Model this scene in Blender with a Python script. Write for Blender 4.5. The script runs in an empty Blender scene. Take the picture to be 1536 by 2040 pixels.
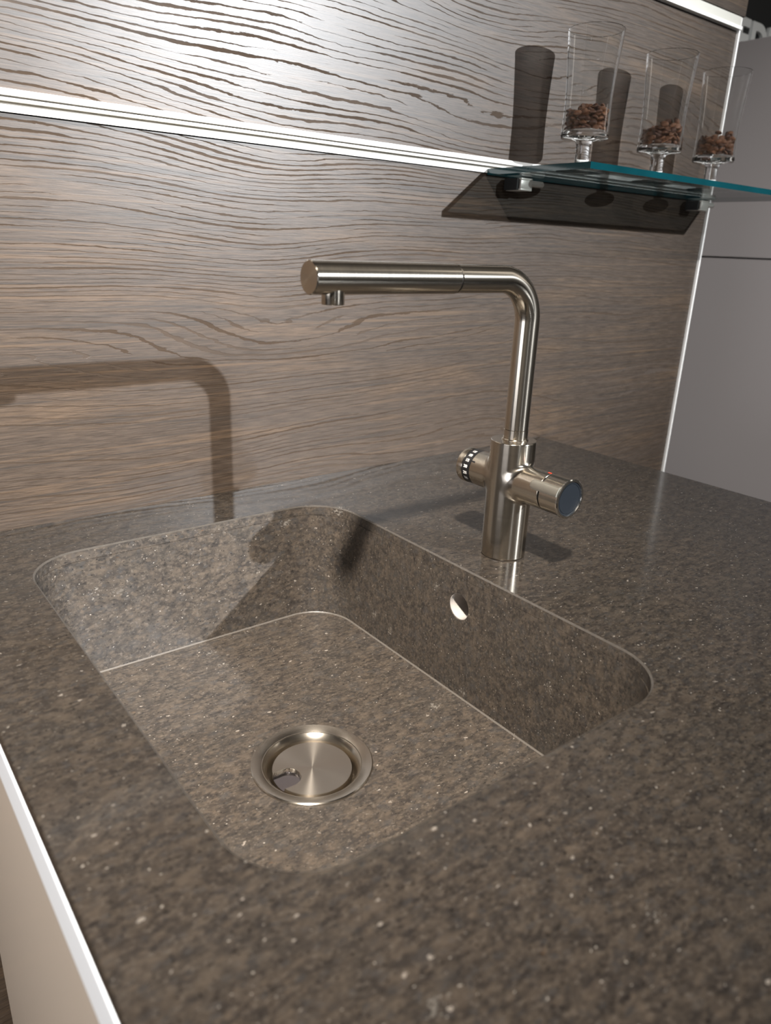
import bpy, bmesh, math, random
import numpy as np
from mathutils import Vector, Matrix
random.seed(7)
PI = math.pi
S = bpy.context.scene
COL = S.collection

# ------------------------------------------------------------------ camera
CAM = (-0.49836, -0.84869, 0.3099); YAW, PITCH, ROLL, FPX = 0.66836, 0.34519, 0.04157, 1474.68
cy, sy, cp, sp = math.cos(YAW), math.sin(YAW), math.cos(PITCH), math.sin(PITCH)
fwd = Vector((sy*cp, cy*cp, -sp)); right = Vector((cy, -sy, 0)); up = right.cross(fwd)
cr, sr = math.cos(ROLL), math.sin(ROLL)
r2 = cr*right + sr*up; u2 = -sr*right + cr*up
cd = bpy.data.cameras.new('camera'); cam = bpy.data.objects.new('camera', cd); COL.objects.link(cam)
m = Matrix((r2, u2, -fwd)).transposed().to_4x4(); m.translation = Vector(CAM); cam.matrix_world = m
cd.sensor_fit = 'VERTICAL'; cd.sensor_height = 36.0; cd.lens = FPX/2040*36.0
cd.clip_start = 0.01; cd.clip_end = 60
cd.dof.use_dof = True; cd.dof.focus_distance = 0.80; cd.dof.aperture_fstop = 6.5
S.camera = cam

# ------------------------------------------------------------------ light, world, exposure
S.view_settings.view_transform = 'Standard'; S.view_settings.look = 'None'
S.view_settings.gamma = 1; S.view_settings.use_curve_mapping = False
S.view_settings.exposure = 0.0
S.cycles.use_denoising = True
S.cycles.sample_clamp_indirect = 3.0
S.cycles.max_bounces = 14; S.cycles.transmission_bounces = 12; S.cycles.transparent_max_bounces = 24
S.cycles.glossy_bounces = 6
w = bpy.data.worlds.new('world'); S.world = w; w.use_nodes = True
w.node_tree.nodes['Background'].inputs[0].default_value = (1.0, 0.90, 0.80, 1)
w.node_tree.nodes['Background'].inputs[1].default_value = 0.045

def lamp(name, loc, power, color, size, target=None, kind='POINT', sizey=None, cone=None):
    L = bpy.data.lights.new(name, kind); L.energy = power; L.color = color
    if kind == 'AREA':
        L.size = size
        if sizey: L.shape = 'RECTANGLE'; L.size_y = sizey
        else: L.shape = 'DISK'
    else:
        L.shadow_soft_size = size
    if kind == 'SPOT': L.spot_size = cone or 1.2; L.spot_blend = 1.0
    o = bpy.data.objects.new(name, L); COL.objects.link(o); o.location = loc
    if target is not None:
        d = Vector(target) - Vector(loc); o.rotation_euler = d.to_track_quat('-Z', 'Y').to_euler()
    return o
COOL = (0.93, 0.965, 1.0); WARM = (1.0, 0.91, 0.80)
lamp('spot_front_right', (2.64, -5.64, 2.19), 3900, COOL, 0.035, (0.0, 0.0, 0.26), 'SPOT', cone=0.38)
lamp('spot_overhead', (-1.02, -1.31, 2.0), 960, WARM, 0.055, (-0.28, -0.20, 0), 'SPOT', cone=0.66)
lamp('spot_front_left', (-1.31, -5.64, 2.1), 430, COOL, 0.05, (0.0, 0.0, 0.38), 'SPOT', cone=0.46)
lamp('fill_area_right', (3.2, -2.0, 2.1), 5, (1, 0.93, 0.84), 0.5, (0, -0.3, 0), 'AREA', sizey=2.2)  # added soft panel, not an actual fitting, for fill and steel reflections
lamp('fill_area_left', (-3.3, -0.9, 0.10), 19, (0.95, 0.95, 1), 1.6, (0, -0.5, 0.05), 'AREA', sizey=0.9)  # no real window; low fill added for the left-facing cabinet fronts

lamp('fill_spot_cabinet', (-1.5, -3.5, 2.3), 620, (1, 0.97, 0.95), 0.06, (1.42, 0.05, 0.05), 'SPOT', cone=0.44)  # extra spot put in to lift the grey cabinet doors and sign

# ------------------------------------------------------------------ node helper and materials
class NT:
    def __init__(s, name):
        s.m = bpy.data.materials.new(name); s.m.use_nodes = True
        s.n = s.m.node_tree.nodes; s.l = s.m.node_tree.links
        s.b = s.n['Principled BSDF']
    def put(s, sock, v):
        if v is None: return
        if isinstance(v, bpy.types.NodeSocket): s.l.new(v, sock)
        elif isinstance(v, (int, float)):
            try: sock.default_value = v
            except TypeError: sock.default_value = (v, v, v)
        else:
            v = tuple(v)
            if len(v) == 3 and sock.type == 'RGBA': v = v + (1,)
            sock.default_value = v
    def math(s, op, a, b=None, c=None, clamp=False):
        n = s.n.new('ShaderNodeMath'); n.operation = op; n.use_clamp = clamp
        for i, v in enumerate((a, b, c)):
            if v is not None: s.put(n.inputs[i], v)
        return n.outputs[0]
    def mix(s, f, a, b, mode='MIX'):
        n = s.n.new('ShaderNodeMix'); n.data_type = 'RGBA'; n.blend_type = mode
        s.put(n.inputs[0], f); s.put(n.inputs[6], a); s.put(n.inputs[7], b)
        return n.outputs[2]
    def coord(s, scale=(1, 1, 1), loc=(0, 0, 0), rot=(0, 0, 0)):
        t = s.n.new('ShaderNodeTexCoord'); mp = s.n.new('ShaderNodeMapping')
        mp.inputs['Scale'].default_value = scale; mp.inputs['Location'].default_value = loc
        mp.inputs['Rotation'].default_value = rot
        s.l.new(t.outputs['Object'], mp.inputs[0]); return mp.outputs[0]
    def noise(s, vec, scale, detail=2, rough=0.5, dist=0.0, color=False):
        n = s.n.new('ShaderNodeTexNoise'); s.l.new(vec, n.inputs['Vector'])
        n.inputs['Scale'].default_value = scale; n.inputs['Detail'].default_value = detail
        n.inputs['Roughness'].default_value = rough; n.inputs['Distortion'].default_value = dist
        return n.outputs['Color' if color else 'Fac']
    def voro(s, vec, scale, out='Distance', rnd=1.0):
        n = s.n.new('ShaderNodeTexVoronoi'); s.l.new(vec, n.inputs['Vector'])
        n.inputs['Scale'].default_value = scale; n.inputs['Randomness'].default_value = rnd
        return n.outputs[out]
    def step(s, v, a, b, lo=0.0, hi=1.0):
        n = s.n.new('ShaderNodeMapRange'); n.interpolation_type = 'SMOOTHSTEP'
        s.put(n.inputs[0], v); n.inputs[1].default_value = a; n.inputs[2].default_value = b
        n.inputs[3].default_value = lo; n.inputs[4].default_value = hi
        return n.outputs[0]
    def bump(s, h, strength, dist):
        n = s.n.new('ShaderNodeBump'); s.put(n.inputs['Height'], h)
        n.inputs['Strength'].default_value = strength; n.inputs['Distance'].default_value = dist
        s.l.new(n.outputs[0], s.b.inputs['Normal'])
    def set(s, **k):
        for a, v in k.items():
            nm = {'color': 'Base Color', 'rough': 'Roughness', 'metal': 'Metallic', 'spec': 'Specular IOR Level',
                  'aniso': 'Anisotropic', 'arot': 'Anisotropic Rotation', 'coat': 'Coat Weight',
                  'coatr': 'Coat Roughness', 'trans': 'Transmission Weight', 'ior': 'IOR'}[a]
            s.put(s.b.inputs[nm], v)
        return s

def plain(name, color, rough=0.5, metal=0.0, spec=0.5, var=0.06, scale=60, coat=0.0):
    t = NT(name); v = t.coord(); f = t.noise(v, scale, 3)
    dark = tuple(c*(1-var) for c in color); light = tuple(min(1, c*(1+var)) for c in color)
    t.set(color=t.mix(f, dark, light), rough=rough, metal=metal, spec=spec)
    if coat: t.set(coat=coat, coatr=0.08)
    return t.m

def wood_mat(name, dark=1.0):
    t = NT(name)
    a = t.coord((1, 1, 1))
    low = t.noise(t.coord((0.85, 1, 2.6), loc=(0.35, 0, 0.2)), 1.9, 1.0, 0.4)
    mid = t.noise(t.coord((1.3, 1, 9.0), loc=(2.1, 0, 1.2)), 2.0, 2.0, 0.5)
    fin = t.noise(t.coord((14, 1, 60.0)), 3.0, 3.0, 0.6)
    sx = t.n.new('ShaderNodeSeparateXYZ'); t.l.new(a, sx.inputs[0]); X, Z = sx.outputs[0], sx.outputs[2]
    tt = t.math('MULTIPLY', Z, 150.0)
    tt = t.math('ADD', tt, t.math('MULTIPLY', low, 24.0))
    tt = t.math('ADD', tt, t.math('MULTIPLY', mid, 3.6))
    tt = t.math('ADD', tt, t.math('MULTIPLY', fin, 0.55))
    fr = t.math('FRACT', tt)
    cell = t.math('FLOOR', tt)
    wn = t.n.new('ShaderNodeTexWhiteNoise'); wn.noise_dimensions = '1D'; t.l.new(cell, wn.inputs['W'])
    # asymmetric grain line: soft upper side, ragged lower side
    seg = t.noise(t.coord((2.6, 1, 20), loc=(5, 0, 3)), 2.4, 2.0, 0.6)
    wdt = t.math('ADD', t.math('MULTIPLY', wn.outputs['Value'], 0.26), t.step(seg, 0.35, 0.65, -0.10, 0.20))
    line = t.math('SUBTRACT', wdt, fr)
    line = t.step(line, 0.0, 0.07)
    fade = t.step(t.noise(t.coord((1.2, 1, 5), loc=(1, 0, 8)), 3.0, 2), 0.30, 0.52, 0.5, 1.0)
    line = t.math('MULTIPLY', line, fade)
    # fine fibres
    fib = t.noise(t.coord((30, 1, 700.0)), 1.0, 4.0, 0.7)
    fib2 = t.noise(t.coord((90, 1, 1500.0)), 1.0, 2.0, 0.6)
    tone = t.noise(t.coord((1.5, 1, 14.0), loc=(3, 0, 5)), 2.2, 3.0, 0.6)
    warm = t.step(tone, 0.50, 0.68)
    base = t.mix(t.step(fib, 0.3, 0.7), (0.062*dark, 0.044*dark, 0.032*dark), (0.142*dark, 0.104*dark, 0.078*dark))
    base = t.mix(t.math('MULTIPLY', warm, 0.6), base, t.mix(t.step(fib, 0.3, 0.7), (0.10*dark, 0.065*dark, 0.040*dark), (0.23*dark, 0.152*dark, 0.095*dark)))
    base = t.mix(t.math('MULTIPLY', t.step(fib2, 0.5, 0.8), 0.35), base, (0.055*dark, 0.042*dark, 0.035*dark))
    st = t.noise(t.coord((1.1, 1, 115.0), loc=(7, 0, 2)), 2.0, 4.0, 0.62, 0.15)
    base = t.mix(t.math('MULTIPLY', t.step(st, 0.54, 0.68), 0.55), base, (0.215*dark, 0.140*dark, 0.085*dark))
    base = t.mix(t.math('MULTIPLY', t.step(st, 0.47, 0.34), 0.55), base, (0.046*dark, 0.041*dark, 0.038*dark))
    lc = t.mix(t.step(tone, 0.4, 0.65), (0.098*dark, 0.074*dark, 0.058*dark), (0.120*dark, 0.080*dark, 0.052*dark))
    wn2 = t.n.new('ShaderNodeTexWhiteNoise'); wn2.noise_dimensions = '1D'; t.l.new(t.math('ADD', cell, 37.5), wn2.inputs['W'])
    lc = t.mix(t.step(wn2.outputs['Value'], 0.35, 0.65), (0.090*dark, 0.064*dark, 0.046*dark), t.mix(0.5, lc, (0.150*dark, 0.122*dark, 0.104*dark)))
    col = t.mix(t.math('MULTIPLY', line, 0.82), base, lc)
    t.set(color=col, rough=t.step(line, 0, 1, 0.38, 0.75), spec=t.step(line, 0, 1, 0.45, 0.08))
    h = t.math('SUBTRACT', t.math('MULTIPLY', fib, 0.35), line)
    t.bump(h, 0.35, 0.0006)
    return t.m

def stone_mat(name, k=1.0, rough=0.22):
    t = NT(name)
    v = t.coord((0.75, 1.15, 1.0)); v2 = t.coord((0.6, 1.3, 1.1), loc=(3, 1, 2), rot=(0, 0, 0.12))
    big = t.noise(v, 14, 3, 0.55, 0.6); med = t.noise(v2, 120, 5, 0.70, 0.3); fin = t.noise(v, 330, 4, 0.68)
    col = t.mix(t.step(med, 0.36, 0.66), (0.040*k, 0.034*k, 0.030*k), (0.098*k, 0.079*k, 0.062*k))
    col = t.mix(t.math('MULTIPLY', t.step(big, 0.42, 0.68), 0.35), col, (0.062*k, 0.056*k, 0.050*k))
    col = t.mix(t.math('MULTIPLY', t.step(fin, 0.53, 0.72), 0.75), col, (0.175*k, 0.150*k, 0.126*k))
    col = t.mix(t.math('MULTIPLY', t.step(fin, 0.46, 0.32), 0.9), col, (0.016*k, 0.014*k, 0.012*k))
    def fleck(scale, r0, r1, keep, colr, amt, vec, wb=0.7):
        d = t.voro(vec, scale); c = t.voro(vec, scale, 'Color')
        sc = t.n.new('ShaderNodeSeparateColor'); t.l.new(c, sc.inputs[0])
        wob = t.math('ADD', d, t.math('MULTIPLY', t.math('SUBTRACT', fin, 0.5), wb))
        mask = t.math('MULTIPLY', t.step(wob, r1, r0), t.step(sc.outputs[0], keep, keep+0.04))
        return t.mix(t.math('MULTIPLY', mask, amt), col, colr)
    vw = t.n.new('ShaderNodeVectorMath'); vw.operation = 'ADD'
    t.l.new(v, vw.inputs[0]); nz = t.noise(v2, 130, 2, color=True)
    sv = t.n.new('ShaderNodeVectorMath'); sv.operation = 'SCALE'; t.l.new(nz, sv.inputs[0]); sv.inputs['Scale'].default_value = 0.006
    t.l.new(sv.outputs[0], vw.inputs[1]); vv = vw.outputs[0]
    for sc_, am in ((190, 0.42), (75, 0.30)):
        pc = t.voro(vv, sc_, 'Color'); sc = t.n.new('ShaderNodeSeparateColor'); t.l.new(pc, sc.inputs[0])
        pd = t.step(t.math('ADD', t.voro(vv, sc_), t.math('MULTIPLY', t.math('SUBTRACT', fin, 0.5), 0.9)), 0.50, 0.25)
        tint = t.mix(t.step(sc.outputs[1], 0.15, 0.95), (0.030*k, 0.027*k, 0.026*k), (0.150*k, 0.118*k, 0.090*k))
        tint = t.mix(t.step(sc.outputs[2], 0.55, 0.75), tint, (0.072*k, 0.070*k, 0.070*k))
        col = t.mix(t.math('MULTIPLY', pd, am), col, tint)
    col = fleck(420, 0.15, 0.30, 0.74, (0.012*k, 0.010*k, 0.009*k), 0.85, vv)
    col = fleck(380, 0.14, 0.26, 0.93, (0.46*k, 0.42*k, 0.37*k), 0.8, vv)
    col = fleck(170, 0.10, 0.24, 0.93, (0.44*k, 0.39*k, 0.34*k), 0.75, vv, 1.1)
    col = fleck(150, 0.10, 0.22, 0.985, (0.36*k, 0.19*k, 0.08*k), 0.6, vv, 1.0)
    col = fleck(45, 0.06, 0.16, 0.95, (0.38*k, 0.35*k, 0.31*k), 0.55, vv, 1.8)
    t.set(color=col, rough=t.step(fin, 0.3, 0.7, rough+0.06, rough), spec=0.5 if rough > 0.3 else 0.30)
    t.bump(t.math('ADD', med, t.math('MULTIPLY', fin, 0.5)), 0.10 if rough > 0.3 else 0.02, 0.0004)
    return t.m

def steel(name, axis='Z', color=(0.58, 0.53, 0.455), rough=0.18, stretch=(8, 8, 1400), aniso=0.75, arot=0.25):
    t = NT(name)
    f = t.noise(t.coord(stretch), 1.0, 3.0, 0.6)
    tg = t.n.new('ShaderNodeTangent'); tg.direction_type = 'UV_MAP' if axis == 'UV' else 'RADIAL'
    if axis != 'UV': tg.axis = axis
    t.l.new(tg.outputs[0], t.b.inputs['Tangent'])
    t.set(color=t.mix(f, tuple(c*0.93 for c in color), tuple(min(1, c*1.07) for c in color)),
          rough=t.step(f, 0.25, 0.75, rough*0.92, rough*1.08), metal=1.0, aniso=aniso, arot=arot)
    return t.m

def glass_mat(name):
    t = NT(name)
    f = t.noise(t.coord(), 35, 2)
    t.set(color=t.mix(f, (0.985, 0.99, 0.985), (1, 1, 1)), rough=0.0, trans=1.0, ior=1.47)
    return t.m

def sheet_glass_mat(name):
    t = NT(name)
    for l in list(t.m.node_tree.links): t.l.remove(l)
    t.n.remove(t.b)
    out = t.n['Material Output']
    tr = t.n.new('ShaderNodeBsdfTransparent'); f = t.noise(t.coord(), 8, 2)
    t.l.new(t.mix(f, (0.91, 0.94, 0.93), (0.93, 0.96, 0.95)), tr.inputs[0])
    gl = t.n.new('ShaderNodeBsdfGlossy'); gl.inputs['Roughness'].default_value = 0.02
    fr = t.n.new('ShaderNodeFresnel'); fr.inputs[0].default_value = 1.5
    mx = t.n.new('ShaderNodeMixShader')
    t.l.new(t.math('MULTIPLY', fr.outputs[0], 0.8, clamp=True), mx.inputs[0]); t.l.new(tr.outputs[0], mx.inputs[1]); t.l.new(gl.outputs[0], mx.inputs[2])
    t.l.new(mx.outputs[0], out.inputs[0])
    return t.m

M = {
 'wood': wood_mat('wood_veneer', 0.45),
 'stone': stone_mat('speckled_stone', 0.36, 0.10),
 'sinkstone': stone_mat('speckled_stone_honed', 0.72, 0.38),
 'edge': plain('worn_pale_edge', (0.050, 0.045, 0.040), 0.3, var=0.35, scale=160),
 'joint': plain('pale_joint', (0.095, 0.085, 0.075), 0.4),
 'white': plain('white_aluminium', (0.80, 0.79, 0.76), 0.28, spec=0.5, var=0.02),
 'cream': plain('cream_aluminium', (0.52, 0.51, 0.46), 0.35, var=0.02),
 'coolwhite': plain('white_lacquer_edge', (0.80, 0.85, 0.93), 0.25, var=0.01),
 'groove': plain('grooved_aluminium', (0.42, 0.40, 0.37), 0.3, metal=0.8, var=0.03),
 'darkgroove': plain('dark_groove', (0.13, 0.12, 0.10), 0.4, var=0.05),
 'steelZ': steel('brushed_steel_upright'),
 'steelY': steel('brushed_steel_across', 'Y', stretch=(8, 1400, 8)),
 'steelP': steel('brushed_steel_pipe', 'UV', stretch=(5, 5, 5), arot=0.0),
 'steelX': steel('brushed_steel_along', 'X', stretch=(1400, 8, 8)),
 'steelcap': steel('radial_brushed_steel', 'Z', (0.62, 0.57, 0.50), 0.21, (12, 12, 12), 0.93),
 'steelflange': steel('turned_steel', 'Z', (0.60, 0.55, 0.48), 0.24, (12, 12, 12), 0.7),
 'bright': plain('polished_rim', (0.85, 0.83, 0.78), 0.12, metal=1.0, var=0.02),
 'navy': plain('matte_slate_disc', (0.005, 0.007, 0.010), 0.38, spec=0.3, var=0.08, scale=300),
 'black': plain('black_plastic', (0.008, 0.008, 0.009), 0.35, var=0.1),
 'ink': plain('white_print', (0.8, 0.8, 0.78), 0.5, var=0.02),
 'red': plain('red_mark', (0.75, 0.05, 0.02), 0.35, var=0.03),
 'glass': glass_mat('clear_glass'),
 'sheet': sheet_glass_mat('sheet_glass'),
 'teal': plain('green_glass_edge', (0.001, 0.030, 0.037), 0.08, spec=0.7, var=0.35, scale=25),
 'nickel': plain('satin_nickel', (0.70, 0.68, 0.63), 0.35, metal=0.3, var=0.03),
 'lever': plain('frosted_steel_lever', (0.50, 0.49, 0.44), 0.38, metal=1.0, var=0.03),
 'scoop': plain('polished_scoop', (0.40, 0.38, 0.40), 0.12, metal=1.0, var=0.03),
 'rubber': plain('black_rubber', (0.012, 0.012, 0.012), 0.6),
 'beige': plain('beige_lacquer', (0.50, 0.44, 0.385), 0.22, var=0.012, scale=5),
 'greygloss': plain('grey_gloss_lacquer', (0.42, 0.39, 0.385), 0.16, spec=0.5, var=0.015, scale=4),
 'carcass': plain('dark_carcass', (0.05, 0.045, 0.04), 0.6),
 'pipe': plain('pale_overflow_pipe', (0.40, 0.375, 0.355), 0.35, var=0.08, scale=90),
 'signblack': plain('black_fascia', (0.006, 0.008, 0.010), 0.5),
 'signwhite': plain('white_lettering', (0.85, 0.88, 0.87), 0.5, var=0.03),
 'floorw': wood_mat('floor_wood', 0.35),
 'ceil': plain('ceiling_paint', (0.5, 0.48, 0.46), 0.9),
}
def bean_mat():
    t = NT('roasted_bean')
    oi = t.n.new('ShaderNodeObjectInfo'); f = t.noise(t.coord(), 300, 3)
    c = t.mix(oi.outputs['Random'], (0.075, 0.031, 0.017), (0.28, 0.125, 0.06))
    t.set(color=t.mix(t.math('MULTIPLY', f, 0.5), c, (0.02, 0.01, 0.006)), rough=0.33, spec=0.6); return t.m
M['bean'] = bean_mat()

# ------------------------------------------------------------------ mesh helpers
def link(name, bm, mats, parent=None, smooth=False, loc=None):
    me = bpy.data.meshes.new(name)
    bmesh.ops.recalc_face_normals(bm, faces=bm.faces)
    if smooth:
        for f in bm.faces: f.smooth = True
        for e in bm.edges:
            if len(e.link_faces) == 2 and e.calc_face_angle(0) > 0.6: e.smooth = False
    bm.to_mesh(me); bm.free()
    if not isinstance(mats, (list, tuple)): mats = [mats]
    for q in mats: me.materials.append(q)
    o = bpy.data.objects.new(name, me); COL.objects.link(o)
    if parent is not None: o.parent = parent
    if loc is not None: o.location = loc
    return o
def empty(name, loc, label, cat, group=None):
    o = bpy.data.objects.new(name, None); COL.objects.link(o); o.location = loc; o.empty_display_size = 0.02
    o['label'] = label; o['category'] = cat
    if group: o['group'] = group
    return o
def struct(o): o['kind'] = 'structure'; return o
def box(bm, x0, x1, y0, y1, z0, z1, bev=0.0, mi=0):
    r = bmesh.ops.create_cube(bm, size=1.0)
    vs = r['verts']
    for v in vs:
        v.co = Vector(((x0+x1)/2 + v.co.x*(x1-x0), (y0+y1)/2 + v.co.y*(y1-y0), (z0+z1)/2 + v.co.z*(z1-z0)))
    fs = list({f for v in vs for f in v.link_faces})
    for f in fs: f.material_index = mi
    if bev:
        es = list({e for v in vs for e in v.link_edges})
        bmesh.ops.bevel(bm, geom=es, offset=bev, segments=2, profile=0.5, affect='EDGES')
    return bm
def nbox(*a, **k): return box(bmesh.new(), *a, **k)
def lathe(prof, n=64, axis='Z', c=(0, 0, 0), bm=None, close=False):
    """prof = [(r, h)...] around axis; r=0 ends close to a point."""
    bm = bm or bmesh.new(); rings = []
    def P(r, h, a):
        u, v = r*math.cos(a), r*math.sin(a)
        p = {'Z': (u, v, h), 'Y': (u, h, v), 'X': (h, u, v)}[axis]
        return Vector(p) + Vector(c)
    for r, h in prof:
        if r < 1e-7: rings.append([bm.verts.new(P(0, h, 0))])
        else: rings.append([bm.verts.new(P(r, h, 2*PI*i/n)) for i in range(n)])
    pairs = list(zip(rings, rings[1:])) + ([(rings[-1], rings[0])] if close else [])
    for A, B in pairs:
        for i in range(n):
            j = (i+1) % n
            q = [A[i] if len(A) > 1 else A[0], A[j] if len(A) > 1 else None, B[j] if len(B) > 1 else None, B[i] if len(B) > 1 else B[0]]
            q = [x for x in q if x is not None]
            if len(q) >= 3: bm.faces.new(q)
    return bm
def rrect(x0, x1, y0, y1, r, n=14):
    pts = []
    for cx, cyy, a0 in ((x1-r, y1-r, 0), (x0+r, y1-r, PI/2), (x0+r, y0+r, PI), (x1-r, y0+r, 1.5*PI)):
        for i in range(n+1):
            a = a0 + PI/2*i/n; pts.append((cx+r*math.cos(a), cyy+r*math.sin(a)))
    return pts
def loop(bm, pts, z): return [bm.verts.new((x, y, z)) for x, y in pts]
def bridge(bm, A, B, mi=0):
    n = len(A)
    for i in range(n):
        f = bm.faces.new((A[i], A[(i+1) % n], B[(i+1) % n], B[i])); f.material_index = mi
def fill_between(bm, A, B):
    es = []
    for L_ in (A, B):
        for i in range(len(L_)):
            a, b = L_[i], L_[(i+1) % len(L_)]
            es.append(bm.edges.get((a, b)) or bm.edges.new((a, b)))
    bmesh.ops.triangle_fill(bm, use_beauty=True, use_dissolve=False, edges=es, normal=(0, 0, 1))
def tube(bm, path, r, n=48, cap=True):
    """circular section along a planar path in the XZ plane (points, tangents)."""
    rings = []
    for (p, t) in path:
        t = Vector(t).normalized(); s = Vector((0, 1, 0)); q = t.cross(s)
        rings.append([bm.verts.new(Vector(p) + r*(math.cos(2*PI*i/n)*s + math.sin(2*PI*i/n)*q)) for i in range(n)])
    for A, B in zip(rings, rings[1:]): bridge(bm, A, B)
    uv = bm.loops.layers.uv.new('uv'); ix = {v: (i, k) for i, R_ in enumerate(rings) for k, v in enumerate(R_)}
    for f in bm.faces:
        ks = [ix[l.vert][1] for l in f.loops]; wrap = max(ks)-min(ks) > n/2
        for l in f.loops:
            i, k = ix[l.vert]; l[uv].uv = (i/len(rings), (k+n if wrap and k < n/2 else k)/n)
    if cap: bm.faces.new(rings[0]); bm.faces.new(rings[-1])
    return bm
def prism_x(profile, x0, x1, bm=None):
    """profile of (y, z) extruded along x."""
    bm = bm or bmesh.new()
    A = [bm.verts.new((x0, y, z)) for y, z in profile]; B = [bm.verts.new((x1, y, z)) for y, z in profile]
    bridge(bm, A, B); bm.faces.new(A); bm.faces.new(B); return bm

# ------------------------------------------------------------------ the setting
XR, XF = 0.515, -0.442           # worktop right (far) edge and operator-side edge
SX0, SX1, SY0, SY1, SR, SD = -0.3646, 0.0, -0.599, -0.099, 0.056, 0.149
XT = 0.930                        # end of the panelled wall
struct(link('floor', nbox(-3.5, 4.5, -7, 1.5, -0.95, -0.9), M['floorw']))
bm = nbox(-2.2, XT-0.0015, 0.0, 0.05, -0.9, 0.4142)
struct(link('wall_back', bm, M['wood']))
def rail(z0, z1):
    h = z1-z0; bm = bmesh.new()
    box(bm, -2.2, XT-0.002, -0.0035, 0.02, z0+0.72*h, z1, mi=0)      # upper flange
    box(bm, -2.2, XT-0.002, -0.0035, 0.02, z0, z0+0.30*h, mi=0)      # lower flange
    box(bm, -2.2, XT-0.002, 0.004, 0.02, z0+0.30*h, z0+0.50*h, mi=2)  # dark slot
    box(bm, -2.2, XT-0.002, 0.001, 0.02, z0+0.50*h, z0+0.72*h, mi=1)  # sloped inner face
    box(bm, -2.2, XT-0.002, -0.0015, 0.004, z0+0.49*h, z0+0.535*h, mi=0)  # bright lip
    return bm
struct(link('trim_1', rail(0.4150, 0.4350), [M['white'], M['groove'], M['darkgroove']]))
struct(link('wall_back_upper', nbox(-2.2, XT-0.0015, 0.0, 0.05, 0.4356, 0.6960), M['wood'])).name = 'wall_back.001'
bm = bmesh.new()
box(bm, -2.2, XT-0.002, -0.010, 0.02, 0.6965, 0.7015); box(bm, -2.2, XT-0.002, -0.006, 0.02, 0.7015, 0.7165, mi=1)
struct(link('trim_2', bm, [M['white'], M['cream']]))
struct(link('wall_back', nbox(-2.2, XT+0.012, -0.004, 0.05, 0.7195, 1.5), M['wood']))
struct(link('trim_3', nbox(XT-0.001, XT+0.003, -0.005, 0.05, -0.9, 0.7165, bev=0.0008), M['white']))

# ------------------------------------------------------------------ worktop
bm = bmesh.new()
outer = [(XR, -1.30), (XR, -0.001), (XF, -0.001), (XF, -1.30)]
O0 = loop(bm, outer, -0.0008); O1 = loop(bm, outer, -0.012)
ins = 0.0008
Ot = loop(bm, [(XR-ins, -1.30+ins), (XR-ins, -0.001-ins), (XF+ins, -0.001-ins), (XF+ins, -1.30+ins)], 0)
H0 = loop(bm, rrect(SX0-0.0016, SX1+0.0016, SY0-0.0016, SY1+0.0016, SR+0.0016), 0)
H1 = loop(bm, rrect(SX0, SX1, SY0, SY1, SR), -0.0014); H2 = loop(bm, rrect(SX0, SX1, SY0, SY1, SR), -0.012)
fill_between(bm, Ot, H0); bridge(bm, Ot, O0); bridge(bm, O0, O1); bridge(bm, H0, H1, 2); bridge(bm, H1, H2, 1)
fill_between(bm, O1, H2)
o = link('worktop', bm, [M['stone'], M['sinkstone'], M['edge']])
o['label'] = 'dark grey-brown speckled stone worktop around the sink'; o['category'] = 'worktop'

# ------------------------------------------------------------------ sink bowl
sink = empty('sink', (0, 0, 0), 'undermounted stone sink bowl with rounded corners in the dark worktop', 'sink')
bm = bmesh.new()
def rr(off, r=None): return rrect(SX0-off, SX1+off, SY0-off, SY1+off, (SR+off))
DC = (-0.1895, -0.3625)          # drain centre
circ = [(DC[0]+0.047*math.cos(2*PI*i/64), DC[1]+0.047*math.sin(2*PI*i/64)) for i in range(64)]
T0 = loop(bm, rr(-0.0003), -0.0124); B0 = loop(bm, rr(-0.0003), -SD)
T1 = loop(bm, rr(0.012), -0.0124); B1 = loop(bm, rr(0.012), -SD-0.012)
c0 = loop(bm, circ, -SD); c1 = loop(bm, circ, -SD-0.012)
bridge(bm, T0, B0); bridge(bm, T1, B1); bridge(bm, T0, T1); fill_between(bm, B0, c0); fill_between(bm, B1, c1); bridge(bm, c0, c1)
bowl = link('bowl', bm, M['sinkstone'], sink, smooth=True)
OV = (0.0, -0.3490, -0.0445)
cut = link('cutter', lathe([(0, -0.03), (0.0147, -0.03), (0.0147, 0.05), (0, 0.05)], 48, 'X', OV), M['sinkstone'])
bo = bowl.modifiers.new('hole', 'BOOLEAN'); bo.operation = 'DIFFERENCE'; bo.object = cut; bo.solver = 'EXACT'
dg = bpy.context.evaluated_depsgraph_get(); dg.update()
me2 = bpy.data.meshes.new_from_object(bowl.evaluated_get(dg)); bowl.modifiers.clear(); bowl.data = me2
bpy.data.objects.remove(cut)
bm = bmesh.new()
J0 = loop(bm, rr(-0.0004), -SD+0.0013); J1 = loop(bm, rr(-0.0010), -SD+0.0006); J2 = loop(bm, rr(-0.0020), -SD+0.0001); J3 = loop(bm, rr(-0.0004), -SD+0.0001)
bridge(bm, J0, J1); bridge(bm, J1, J2); bridge(bm, J2, J3); bridge(bm, J3, J0)
o = link('joint_seam', bm, M['joint'], sink); o['label'] = 'thin pale seam where walls meet floor'
bm = lathe([(0.0139, 0.0006), (0.0139, 0.040), (0, 0.040), (0, 0.042), (0.016, 0.042), (0.016, 0.0130), (0.0146, 0.0130), (0.0146, 0.0006)], 48, 'X', OV, close=True)
o = link('overflow_pipe', bm, M['pipe'], sink, smooth=True); o['label'] = 'pale lining of the round overflow hole'

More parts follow.
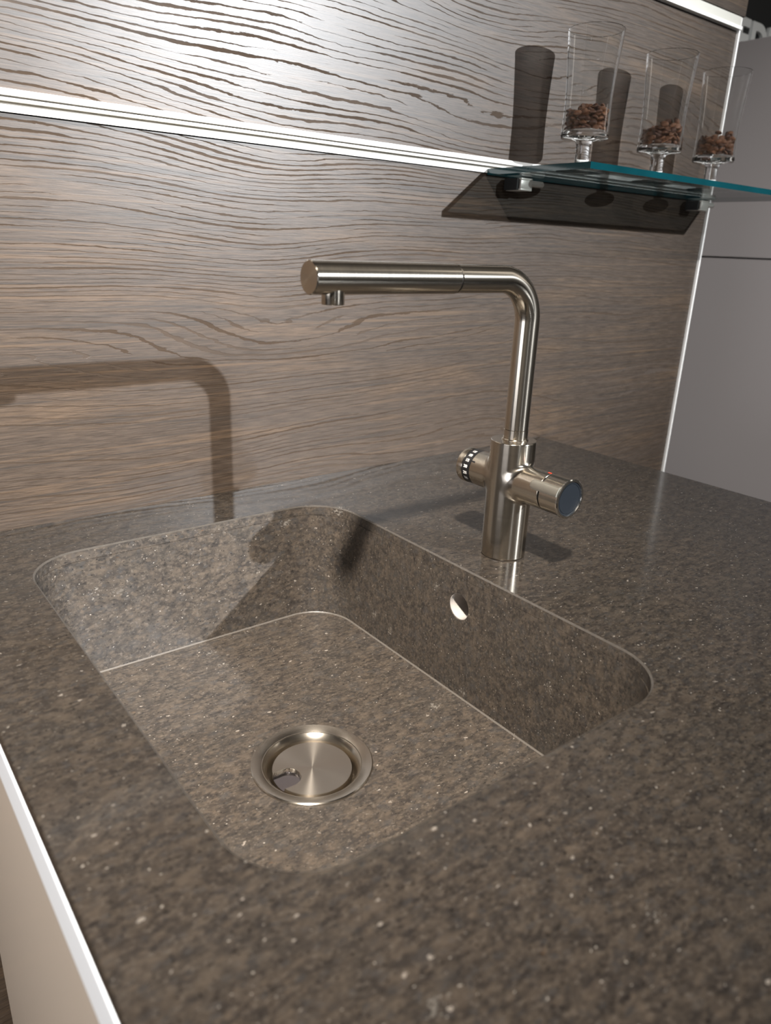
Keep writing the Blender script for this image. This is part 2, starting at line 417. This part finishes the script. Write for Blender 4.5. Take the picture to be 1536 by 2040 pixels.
# drain
dr = empty('sink_drain', (DC[0], DC[1], -SD), 'round brushed steel drain with lift-out plug in the sink floor', 'drain')
prof = [(0.0345, -0.030), (0.0385, -0.030), (0.0400, -0.012), (0.0412, -0.0075), (0.0430, -0.0035), (0.0455, -0.0008), (0.0475, 0.0006), (0.0560, 0.0020), (0.0570, 0.0013), (0.0572, 0.0003),
        (0.0465, 0.0003), (0.0440, -0.004), (0.0425, -0.012), (0.0410, -0.034), (0.0345, -0.034)]
link('flange', lathe(prof, 128, close=True), M['steelflange'], dr, smooth=True)
link('drain_well', lathe([(0, -0.040), (0.0408, -0.040), (0.0408, -0.0345), (0, -0.0345)], 64), M['black'], dr, smooth=True)
# plug disc with a finger scoop cut from one side
bm = bmesh.new(); NR, NA, R0 = 44, 360, 0.0372
sd = Vector((-0.0280, 0.0010))   # scoop centre, towards the operator's left
def plug_h(x, y):
    # elongated lobe scooped down to the rim
    ax = sd.normalized(); px = x*ax.x + y*ax.y; py = -x*ax.y + y*ax.x
    d = math.hypot(max(0, 0.0255-px), py) - 0.0122
    t = min(1, max(0, -d/0.0016)); return -0.0040*t*t*(3-2*t)
rings = []
for i in range(NR*3+1):
    r = R0*i/(NR*3)
    if i == 0: rings.append([bm.verts.new((0, 0, -0.005+plug_h(0, 0)))]); continue
    rings.append([bm.verts.new((r*math.cos(2*PI*k/NA), r*math.sin(2*PI*k/NA), -0.005+plug_h(r*math.cos(2*PI*k/NA), r*math.sin(2*PI*k/NA)))) for k in range(NA)])
for k in range(NA): bm.faces.new((rings[0][0], rings[1][k], rings[1][(k+1) % NA]))
for A, B in zip(rings[1:], rings[2:]): bridge(bm, A, B)
e1 = [bm.verts.new((v.co.x*1.006, v.co.y*1.006, v.co.z-0.0007)) for v in rings[-1]]; e2 = [bm.verts.new((v.co.x*1.006, v.co.y*1.006, -0.018)) for v in rings[-1]]
bridge(bm, rings[-1], e1); bridge(bm, e1, e2); bm.faces.new(e2)
for f in bm.faces:
    c_ = f.calc_center_median()
    if c_.z < -0.0080 and c_.z > -0.0095: f.material_index = 1
o = link('plug', bm, [M['steelcap'], M['scoop']], dr, smooth=True); o['label'] = 'radially brushed plug with a finger scoop'
link('plug_stem', lathe([(0, -0.0345), (0.012, -0.0345), (0.012, -0.018), (0, -0.018)], 32), M['black'], dr, smooth=True)

# ------------------------------------------------------------------ base cabinet under the worktop
cab = empty('base_cabinet', (0, -0.67, -0.9), 'beige gloss base cabinet below the stone worktop', 'cabinet')
def cpart(name, bm, mt):
    o = link(name, bm, mt, cab); o.location = (0, 0.67, 0.9); return o
cpart('front_panel', nbox(XF+0.001, XF+0.019, -1.28, -0.068, -0.895, -0.058, bev=0.0015), M['beige'])
o = cpart('grip_profile', nbox(XF-0.0005, XF+0.017, -1.28, -0.012, -0.0545, -0.0150, bev=0.002), M['coolwhite']); o['label'] = 'white grip strip below the worktop edge'
cpart('side_panel', nbox(XF+0.020, 0.500, -0.084, -0.068, -0.895, -0.013), M['carcass'])
cpart('side_panel', nbox(XF+0.020, 0.500, -1.280, -1.262, -0.895, -0.013), M['carcass'])
cpart('back_panel', nbox(0.482, 0.500, -1.261, -0.111, -0.895, -0.013), M['beige'])

# ------------------------------------------------------------------ grey tall cabinet past the end of the wall
gx = 1.35
GT, GS = 0.787, 0.315
gc = empty('tall_cabinet', (gx, 0.1, -0.9), 'tall grey gloss cabinet past the white end trim', 'cabinet')
def gpart(name, bm, mt):
    o = link(name, bm, mt, gc); o.location = (-gx, -0.1, 0.9); return o
gpart('carcass', nbox(gx+0.020, 1.95, -0.088, 0.30, -0.895, GT-0.001), M['greygloss'])
gpart('door', nbox(gx, gx+0.019, -0.09, 0.30, -0.88, GS-0.002, bev=0.0008), M['greygloss'])
gpart('door', nbox(gx, gx+0.019, -0.09, 0.30, GS+0.002, GT, bev=0.0008), M['greygloss'])

# black fascia with large white letters beyond the cabinet
fy = 0.32
fa = empty('fascia_sign', (1.45, fy, 0.6), 'black fascia sign with large white capital letters in the top right corner', 'sign')
o = link('fascia_board', nbox(0.5, 3.2, fy, fy+0.04, 0.2, 2.0), M['signblack'], fa); o.location = (-1.45, -fy, -0.6)
def text_mesh(s, size, off=0.0, ext=0.0005):
    c = bpy.data.curves.new('t', 'FONT'); c.body = s; c.size = size; c.offset = off; c.extrude = ext
    c.align_x = 'LEFT'; o = bpy.data.objects.new('t', c); COL.objects.link(o)
    d = bpy.context.evaluated_depsgraph_get(); d.update()
    me = bpy.data.meshes.new_from_object(o.evaluated_get(d)); bpy.data.objects.remove(o); return me
for ch, x in (('M', 1.342), ('E', 1.4560), ('D', 1.5180), ('I', 1.6010)):
    me = text_mesh(ch, 0.112, 0.0042, 0.004); me.materials.append(M['signwhite'])
    o = bpy.data.objects.new('letter', me); COL.objects.link(o); o.parent = fa
    o.rotation_euler = (PI/2, 0, 0); o.location = (x-1.45, -0.0042, 0.7925-0.6)

# ------------------------------------------------------------------ faucet
FX, FY = 0.0657, -0.343
fc = empty('kitchen_faucet', (FX, FY, 0), 'brushed steel L-shaped kitchen tap on the worktop beside the sink', 'faucet')
ZC, RB, RA = 0.0850, 0.02375, 0.0190      # cross axis height, body radius, arm radius
YA0, YA1 = -0.0540, 0.0430                # arm from right (towards camera) to left
h = 0.0009
xs = np.arange(-0.0275, 0.0276, h); ys = np.arange(YA0-0.004, YA1+0.004, h); zs = np.arange(-0.004, 0.132, h)
def sdf(P):
    x, y, z = P[..., 0], P[..., 1], P[..., 2]
    def capd(rad, ax, a, b, rnd):
        q = np.stack([rad, np.abs(ax-(a+b)/2)-(b-a)/2+rnd], -1)
        return np.minimum(np.maximum(q[..., 0]+rnd, q[..., 1]), 0) + np.sqrt(np.maximum(q[..., 0]+rnd, 0)**2 + np.maximum(q[..., 1], 0)**2) - rnd
    d1 = capd(np.hypot(x, y)-RB, z, 0.0003, 0.1270, 0.0009)
    d2 = capd(np.hypot(x, z-ZC)-RA, y, YA0, YA1, 0.0006)
    k = 0.0055; hh = np.clip(0.5+0.5*(d2-d1)/k, 0, 1)
    return d2*(1-hh)+d1*hh - k*hh*(1-hh)
def surface_nets(xs, ys, zs, f, proj=4):
    G = np.stack(np.meshgrid(xs, ys, zs, indexing='ij'), -1); D = f(G); ins_ = D < 0
    nx, ny, nz = len(xs)-1, len(ys)-1, len(zs)-1
    cnt = sum(ins_[i:nx+i, j:ny+j, k:nz+k].astype(np.int32) for i in (0, 1) for j in (0, 1) for k in (0, 1))
    act = (cnt > 0) & (cnt < 8); idx = -np.ones(act.shape, np.int64); A = np.argwhere(act); idx[act] = np.arange(len(A))
    V = np.stack([xs[A[:, 0]]+h/2, ys[A[:, 1]]+h/2, zs[A[:, 2]]+h/2], -1)
    e = 1e-5
    def grad(V): return np.stack([(f(V+np.array(d)*e)-f(V-np.array(d)*e))/(2*e) for d in ((1, 0, 0), (0, 1, 0), (0, 0, 1))], -1)
    for _ in range(proj):
        g = grad(V); V = V - np.clip(f(V)[:, None], -h, h)*g/np.maximum((g*g).sum(-1, keepdims=True), .25)
    F = []
    for ax in range(3):
        a, b = [(1, 2), (2, 0), (0, 1)][ax]
        s0 = [slice(1, n) for n in (nx, ny, nz)]; s0[ax] = slice(0, (nx, ny, nz)[ax])
        lo = ins_[tuple(slice(s.start, s.stop) for s in s0)]
        s1 = list(s0); s1[ax] = slice(s0[ax].start+1, s0[ax].stop+1); hi = ins_[tuple(s1)]
        E_ = np.argwhere(lo != hi) + np.array([s.start for s in s0])
        fl = ins_[E_[:, 0], E_[:, 1], E_[:, 2]]
        def at(da, db):
            Q = E_.copy(); Q[:, a] -= da; Q[:, b] -= db; return idx[Q[:, 0], Q[:, 1], Q[:, 2]]
        q = np.stack([at(1, 1), at(0, 1), at(0, 0), at(1, 0)], -1); q[~fl] = q[~fl][:, ::-1]; F.append(q)
    return V, np.concatenate(F), grad(V)
V, Fq, Nn = surface_nets(xs, ys, zs, sdf)
me = bpy.data.meshes.new('body'); me.from_pydata(V.tolist(), [], Fq.tolist()); me.update()
for p_ in me.polygons: p_.use_smooth = True
Nn = Nn/np.linalg.norm(Nn, axis=1, keepdims=True); me.normals_split_custom_set_from_vertices([tuple(v) for v in Nn])
me.materials.append(M['steelZ']); bo = bpy.data.objects.new('body', me); COL.objects.link(bo); bo.parent = fc
# neck, pipe and bend
PX, PZ, RP, RBend = 0.002, 0.2848, 0.0124, 0.040
link('neck_collar', lathe([(0, 0.120), (0.0138, 0.120), (0.0138, 0.1280), (0.0133, 0.1286), (RP+0.0002, 0.1286), (RP+0.0002, 0.1376), (RP-0.0006, 0.1380), (0, 0.1380)], 64), M['steelZ'], fc, smooth=True).location = (PX, 0, 0)
path = [((PX, 0, 0.1381), (0, 0, 1)), ((PX, 0, 0.1383), (0, 0, 1))]
path += [((PX, 0, 0.1383+(PZ-RBend-0.1383)*i/6), (0, 0, 1)) for i in range(1, 6)]
for i in range(25):
    a = PI/2*i/24; path.append(((PX-RBend+RBend*math.cos(a), 0, PZ-RBend+RBend*math.sin(a)), (-math.sin(a), 0, math.cos(a))))
JX = -0.0985
path.append(((JX+0.0010, 0, PZ), (-1, 0, 0)))
link('spout_pipe', tube(bmesh.new(), path, RP), M['steelP'], fc, smooth=True)
link('joint_ring', lathe([(0, JX-0.0010), (RP-0.0011, JX-0.0010), (RP-0.0011, JX+0.0012), (0, JX+0.0012)], 64, 'X', (0, 0, PZ)), M['black'], fc, smooth=True)
EX = -0.2490; rs = 0.0130
sl = link('spray_head', lathe([(0, EX), (rs-0.0008, EX), (rs, EX+0.0008), (rs, JX-0.0016), (rs-0.0006, JX-0.0010), (0, JX-0.0010)], 96, 'X', (0, 0, PZ)), M['steelX'], fc, smooth=True)
link('aerator', lathe([(0, -0.0196), (0.0072, -0.0196), (0.0076, -0.0205), (0.0088, -0.0205), (0.0092, -0.0199), (0.0092, -0.0090), (0, -0.0090)], 48, 'Z', (-0.2265, 0, PZ)), M['steelZ'], sl, smooth=True)
# right hand valve: handle ring, lever paddle, end disc
link('valve_gap', lathe([(0, YA0-0.0017), (RA-0.0014, YA0-0.0017), (RA-0.0014, YA0+0.0004), (0, YA0+0.0004)], 64, 'Y', (0, 0, ZC)), M['black'], fc, smooth=True)
YE = -0.0790
hd = link('handle', lathe([(0, YA0-0.0017), (RA-0.0004, YA0-0.0017), (RA, YA0-0.0021), (RA, YE+0.0012), (0, YE+0.0012)], 96, 'Y', (0, 0, ZC)), M['steelY'], fc, smooth=True)
link('end_rim', lathe([(RA-0.0019, YE-0.0002), (RA-0.0016, YE-0.0012), (RA+0.0002, YE-0.0012), (RA+0.0010, YE-0.0004), (RA+0.0010, YE+0.0010), (RA-0.0002, YE+0.0012), (RA-0.0019, YE+0.0012)], 96, 'Y', (0, 0, ZC), close=True), M['bright'], hd, smooth=True)
link('end_disc', lathe([(0, YE-0.0001), (0.0150, YE-0.0001), (0.01505, YE+0.0003), (0.0154, YE+0.0003), (0.01545, YE-0.0001), (RA-0.0020, YE-0.0001), (RA-0.0020, YE+0.0012), (0, YE+0.0012)], 96, 'Y', (0, 0, ZC)), M['navy'], hd, smooth=True)['label'] = 'matte slate coloured disc'
bm = bmesh.new(); ang = math.radians(152); hw = 0.0050; L0, L1 = YE+0.0002, YE+0.0350
rows = []
ny_ = 26
for i in range(ny_+1):
    y = L0+(L1-L0)*i/ny_; dend = L1-y
    ww = hw if dend > hw else math.sqrt(max(1e-8, hw*hw-(hw-dend)**2))
    row_o, row_i = [], []
    for k in range(9):
        u = -ww+2*ww*k/8; aa = ang+u/(RA+0.002)
        ro = RA+0.0034-(0.0005 if k in (0, 8) or dend < 0.0006 else 0); ri = RA+0.0016
        row_o.append(bm.verts.new((ro*math.cos(aa), y, ZC+ro*math.sin(aa)))); row_i.append(bm.verts.new((ri*math.cos(aa), y, ZC+ri*math.sin(aa))))
    rows.append(row_o+row_i[::-1])
for A, B in zip(rows, rows[1:]): bridge(bm, A, B)
bm.faces.new(rows[0]); bm.faces.new(rows[-1])
lv = link('lever', bm, M['lever'], hd, smooth=True); lv['label'] = 'flat rounded lever lying along the valve'
bm = bmesh.new(); a0 = math.radians(88)
vs = []
for y in (YA0+0.0008, YA0+0.0026, YA0+0.0048):
    for da in (-0.06, 0.0, 0.06):
        vs.append(bm.verts.new(((RA+0.00025)*math.cos(a0+da), y, ZC+(RA+0.00025)*math.sin(a0+da))))
for i in range(2):
    for j in range(2): bm.faces.new((vs[i*3+j], vs[i*3+j+1], vs[i*3+j+4], vs[i*3+j+3]))
link('hot_mark', bm, M['red'], fc)['label'] = 'small red hot water mark'
# left hand dial with numbers
link('dial_ring', lathe([(0, YA1+0.0002), (RA-0.0002, YA1+0.0002), (RA-0.0002, YA1+0.0116), (0, YA1+0.0116)], 96, 'Y', (0, 0, ZC)), M['black'], fc, smooth=True)['label'] = 'black dial ring with white numbers'
dial = [c for c in fc.children if c.name.startswith('dial_ring')][0]
link('dial_cap', lathe([(0, YA1+0.0117), (RA, YA1+0.0117), (RA+0.0002, YA1+0.0121), (RA+0.0002, YA1+0.0195), (RA-0.0010, YA1+0.0207), (0, YA1+0.0207)], 96, 'Y', (0, 0, ZC)), M['steelY'], fc, smooth=True)
bm = bmesh.new()
for s_, dg_ in (('300', -31), ('250', -10), ('200', 11.5), ('175', 32), ('150', 52), ('125', 72)):
    tm = text_mesh(s_, 0.0046, 0.00010, 0.0); wx = max(v.co.x for v in tm.vertices); nb = len(bm.verts)
    bm.from_mesh(tm); bm.verts.ensure_lookup_table()
    for v in list(bm.verts)[nb:]:
        yy = YA1+0.0059-(v.co.x-wx/2)*0.80; th = PI-math.radians(dg_)-(v.co.y-0.0016)/RA; rad = RA+0.00006
        v.co = Vector((rad*math.cos(th), yy, ZC+rad*math.sin(th)))
    bpy.data.meshes.remove(tm)
link('dial_numbers', bm, M['ink'], dial)['label'] = 'small white numbers'
bm = bmesh.new(); vs = []
for y in (YA1-0.0008, YA1-0.0055):
    for da in (-0.045, 0.045):
        th = PI-math.radians(33)+da; vs.append(bm.verts.new(((RA+0.0002)*math.cos(th), y, ZC+(RA+0.0002)*math.sin(th))))
bm.faces.new((vs[0], vs[1], vs[3], vs[2]))
link('index_mark', bm, M['black'], fc)

# ------------------------------------------------------------------ glass shelf and its brackets
ZS, ZB, YS = 0.420, 0.412, -0.188
XS0, XS1 = 0.330, 0.926
bm = bmesh.new(); box(bm, XS0, XS1, YS, -0.0045, ZB, ZS)
for f in bm.faces: f.material_index = 1
for f in bm.faces:
    if abs(f.calc_center_median().z-ZS) < 1e-5 or abs(f.calc_center_median().z-ZB) < 1e-5: f.material_index = 0
o = link('glass_shelf', bm, [M['sheet'], M['teal']])
o['label'] = 'clear glass shelf with blue-green edges clamped to the wood wall'; o['category'] = 'shelf'
def bracket(x, side, label):
    b = empty('shelf_bracket', (x, -0.004, ZB-0.001), label, 'bracket', 'glass shelf brackets')
    bm = bmesh.new()
    box(bm, 0.0, 0.024, -0.030, 0.0, -0.0030, -0.0005, bev=0.0005)
    box(bm, 0.0, 0.024, -0.030, -0.0265, -0.0150, -0.0030, bev=0.0008)
    box(bm, 0.0, 0.024, -0.030, 0.0, -0.0175, -0.0145, bev=0.0008)
    link('clamp_body', bm, M['nickel'], b, smooth=True)
    link('clamp_pad', nbox(-0.0045, -0.0003, -0.026, 0.0, -0.0170, -0.0010, bev=0.0005), M['rubber'], b)
    link('clamp_rod', lathe([(0, 0.0245), (0.0042, 0.0245), (0.0046, 0.0250), (0.0046, 0.0600 if side else 0.0560), (0.0042, 0.0606 if side else 0.0565), (0, 0.0606 if side else 0.0565)], 32, 'X', (0, -0.016, -0.0058)), M['nickel'], b, smooth=True)
    return b
bracket(0.371, 1, 'nickel clamp under the left end of the glass shelf')
bracket(0.853, 1, 'nickel clamp under the right end of the glass shelf, near the white trim')

# ------------------------------------------------------------------ stemmed glasses with coffee beans
def glass_profile():
    R = 0.0340
    out = [(0, 0.0006), (0.030, 0.0002), (0.0352, 0.0006), (0.0362, 0.0014), (0.0355, 0.0024), (0.024, 0.0036), (0.0135, 0.0058), (0.0108, 0.0095),
           (0.0102, 0.0200), (0.0104, 0.0360), (0.0122, 0.0412), (0.0200, 0.0434), (0.0300, 0.0440), (0.0332, 0.0450), (R, 0.0474), (R-0.0002, 0.0520),
           (0.0334, 0.0600), (0.0329, 0.0750), (0.0327, 0.0900), (0.0331, 0.1050), (0.0341, 0.1250), (0.0356, 0.1450), (0.0373, 0.1650), (0.0386, 0.1800)]
    t = 0.0012
    inn = [(0.0386-0.0006, 0.1806)] + [(r-t, z) for r, z in reversed(out[15:])] + [(0.0305, 0.0545), (0.0260, 0.0532), (0, 0.0528)]
    return out+inn
def make_glass(x, y, label):
    g = link('stemmed_glass', lathe(glass_profile(), 96), M['glass'], smooth=True, loc=(x, y, ZS+0.0004))
    g['label'] = label; g['category'] = 'glass'; g['group'] = 'stemmed glasses on the glass shelf'; return g
spots = [(0.4440, -0.080), (0.6290, -0.080), (0.7890, -0.080)]
labs = ['clear stemmed glass holding coffee beans at the left end of the shelf', 'clear stemmed glass holding coffee beans in the middle of the three', 'clear stemmed glass holding coffee beans overlapping the white trim at the right']
g0 = make_glass(*spots[0], labs[0])
for (x, y), lb in zip(spots[1:], labs[1:]):
    g = g0.copy(); COL.objects.link(g); g.location = (x, y, ZS+0.0004); g['label'] = lb
bm = bmesh.new(); bmesh.ops.create_icosphere(bm, subdivisions=3, radius=1.0)
for v in bm.verts:
    x, y, z = v.co
    if z < 0: z *= 0.45
    g_ = math.exp(-(y/0.16)**2)
    if z < 0.02: z += 0.20*g_*(1-x*x*0.9)
    v.co = Vector((x*0.0060, y*0.0043, z*0.0036))
bean0 = link('coffee_bean', bm, M['bean'], smooth=True)
where = ['the left glass', 'the middle glass', 'the right glass']
first = True
for gi, (gx_, gy_) in enumerate(spots):
    rg = random.Random(20+gi); pts = []
    lab = 'roasted brown coffee bean heaped inside ' + where[gi]; grp = 'coffee beans in ' + where[gi]
    zb = ZS+0.0004+0.0530+0.0040
    for ly in range(5):
        n = 16; hfill = 0.0
        for k in range(n):
            a = 2*PI*(k+0.5*(ly % 2))/n+rg.uniform(-0.1, 0.1)
            topn = 0.028+0.007*math.sin(a*1.0+1.2+gi)
            z = zb+ly*0.0060+rg.uniform(-0.0008, 0.0008)
            if z-zb > topn: continue
            pts.append((0.0258, a, z))
    for k in range(14):
        a = rg.uniform(0, 2*PI); r = 0.021*math.sqrt(rg.random())
        pts.append((r, a, zb+0.0245+0.006*math.sin(a+1.2+gi)+rg.uniform(-0.001, 0.004)))
    for r, a, z in pts:
        b = bean0 if first else bean0.copy()
        if not first: COL.objects.link(b)
        first = False
        b.location = (gx_+r*math.cos(a), gy_+r*math.sin(a), z)
        b.rotation_euler = (rg.uniform(0, 2*PI), rg.uniform(-0.5, 0.5), a+PI/2+rg.uniform(-0.5, 0.5))
        s = rg.uniform(0.9, 1.08); b.scale = (s, s, s)
        b['label'] = lab; b['category'] = 'coffee bean'; b['group'] = grp
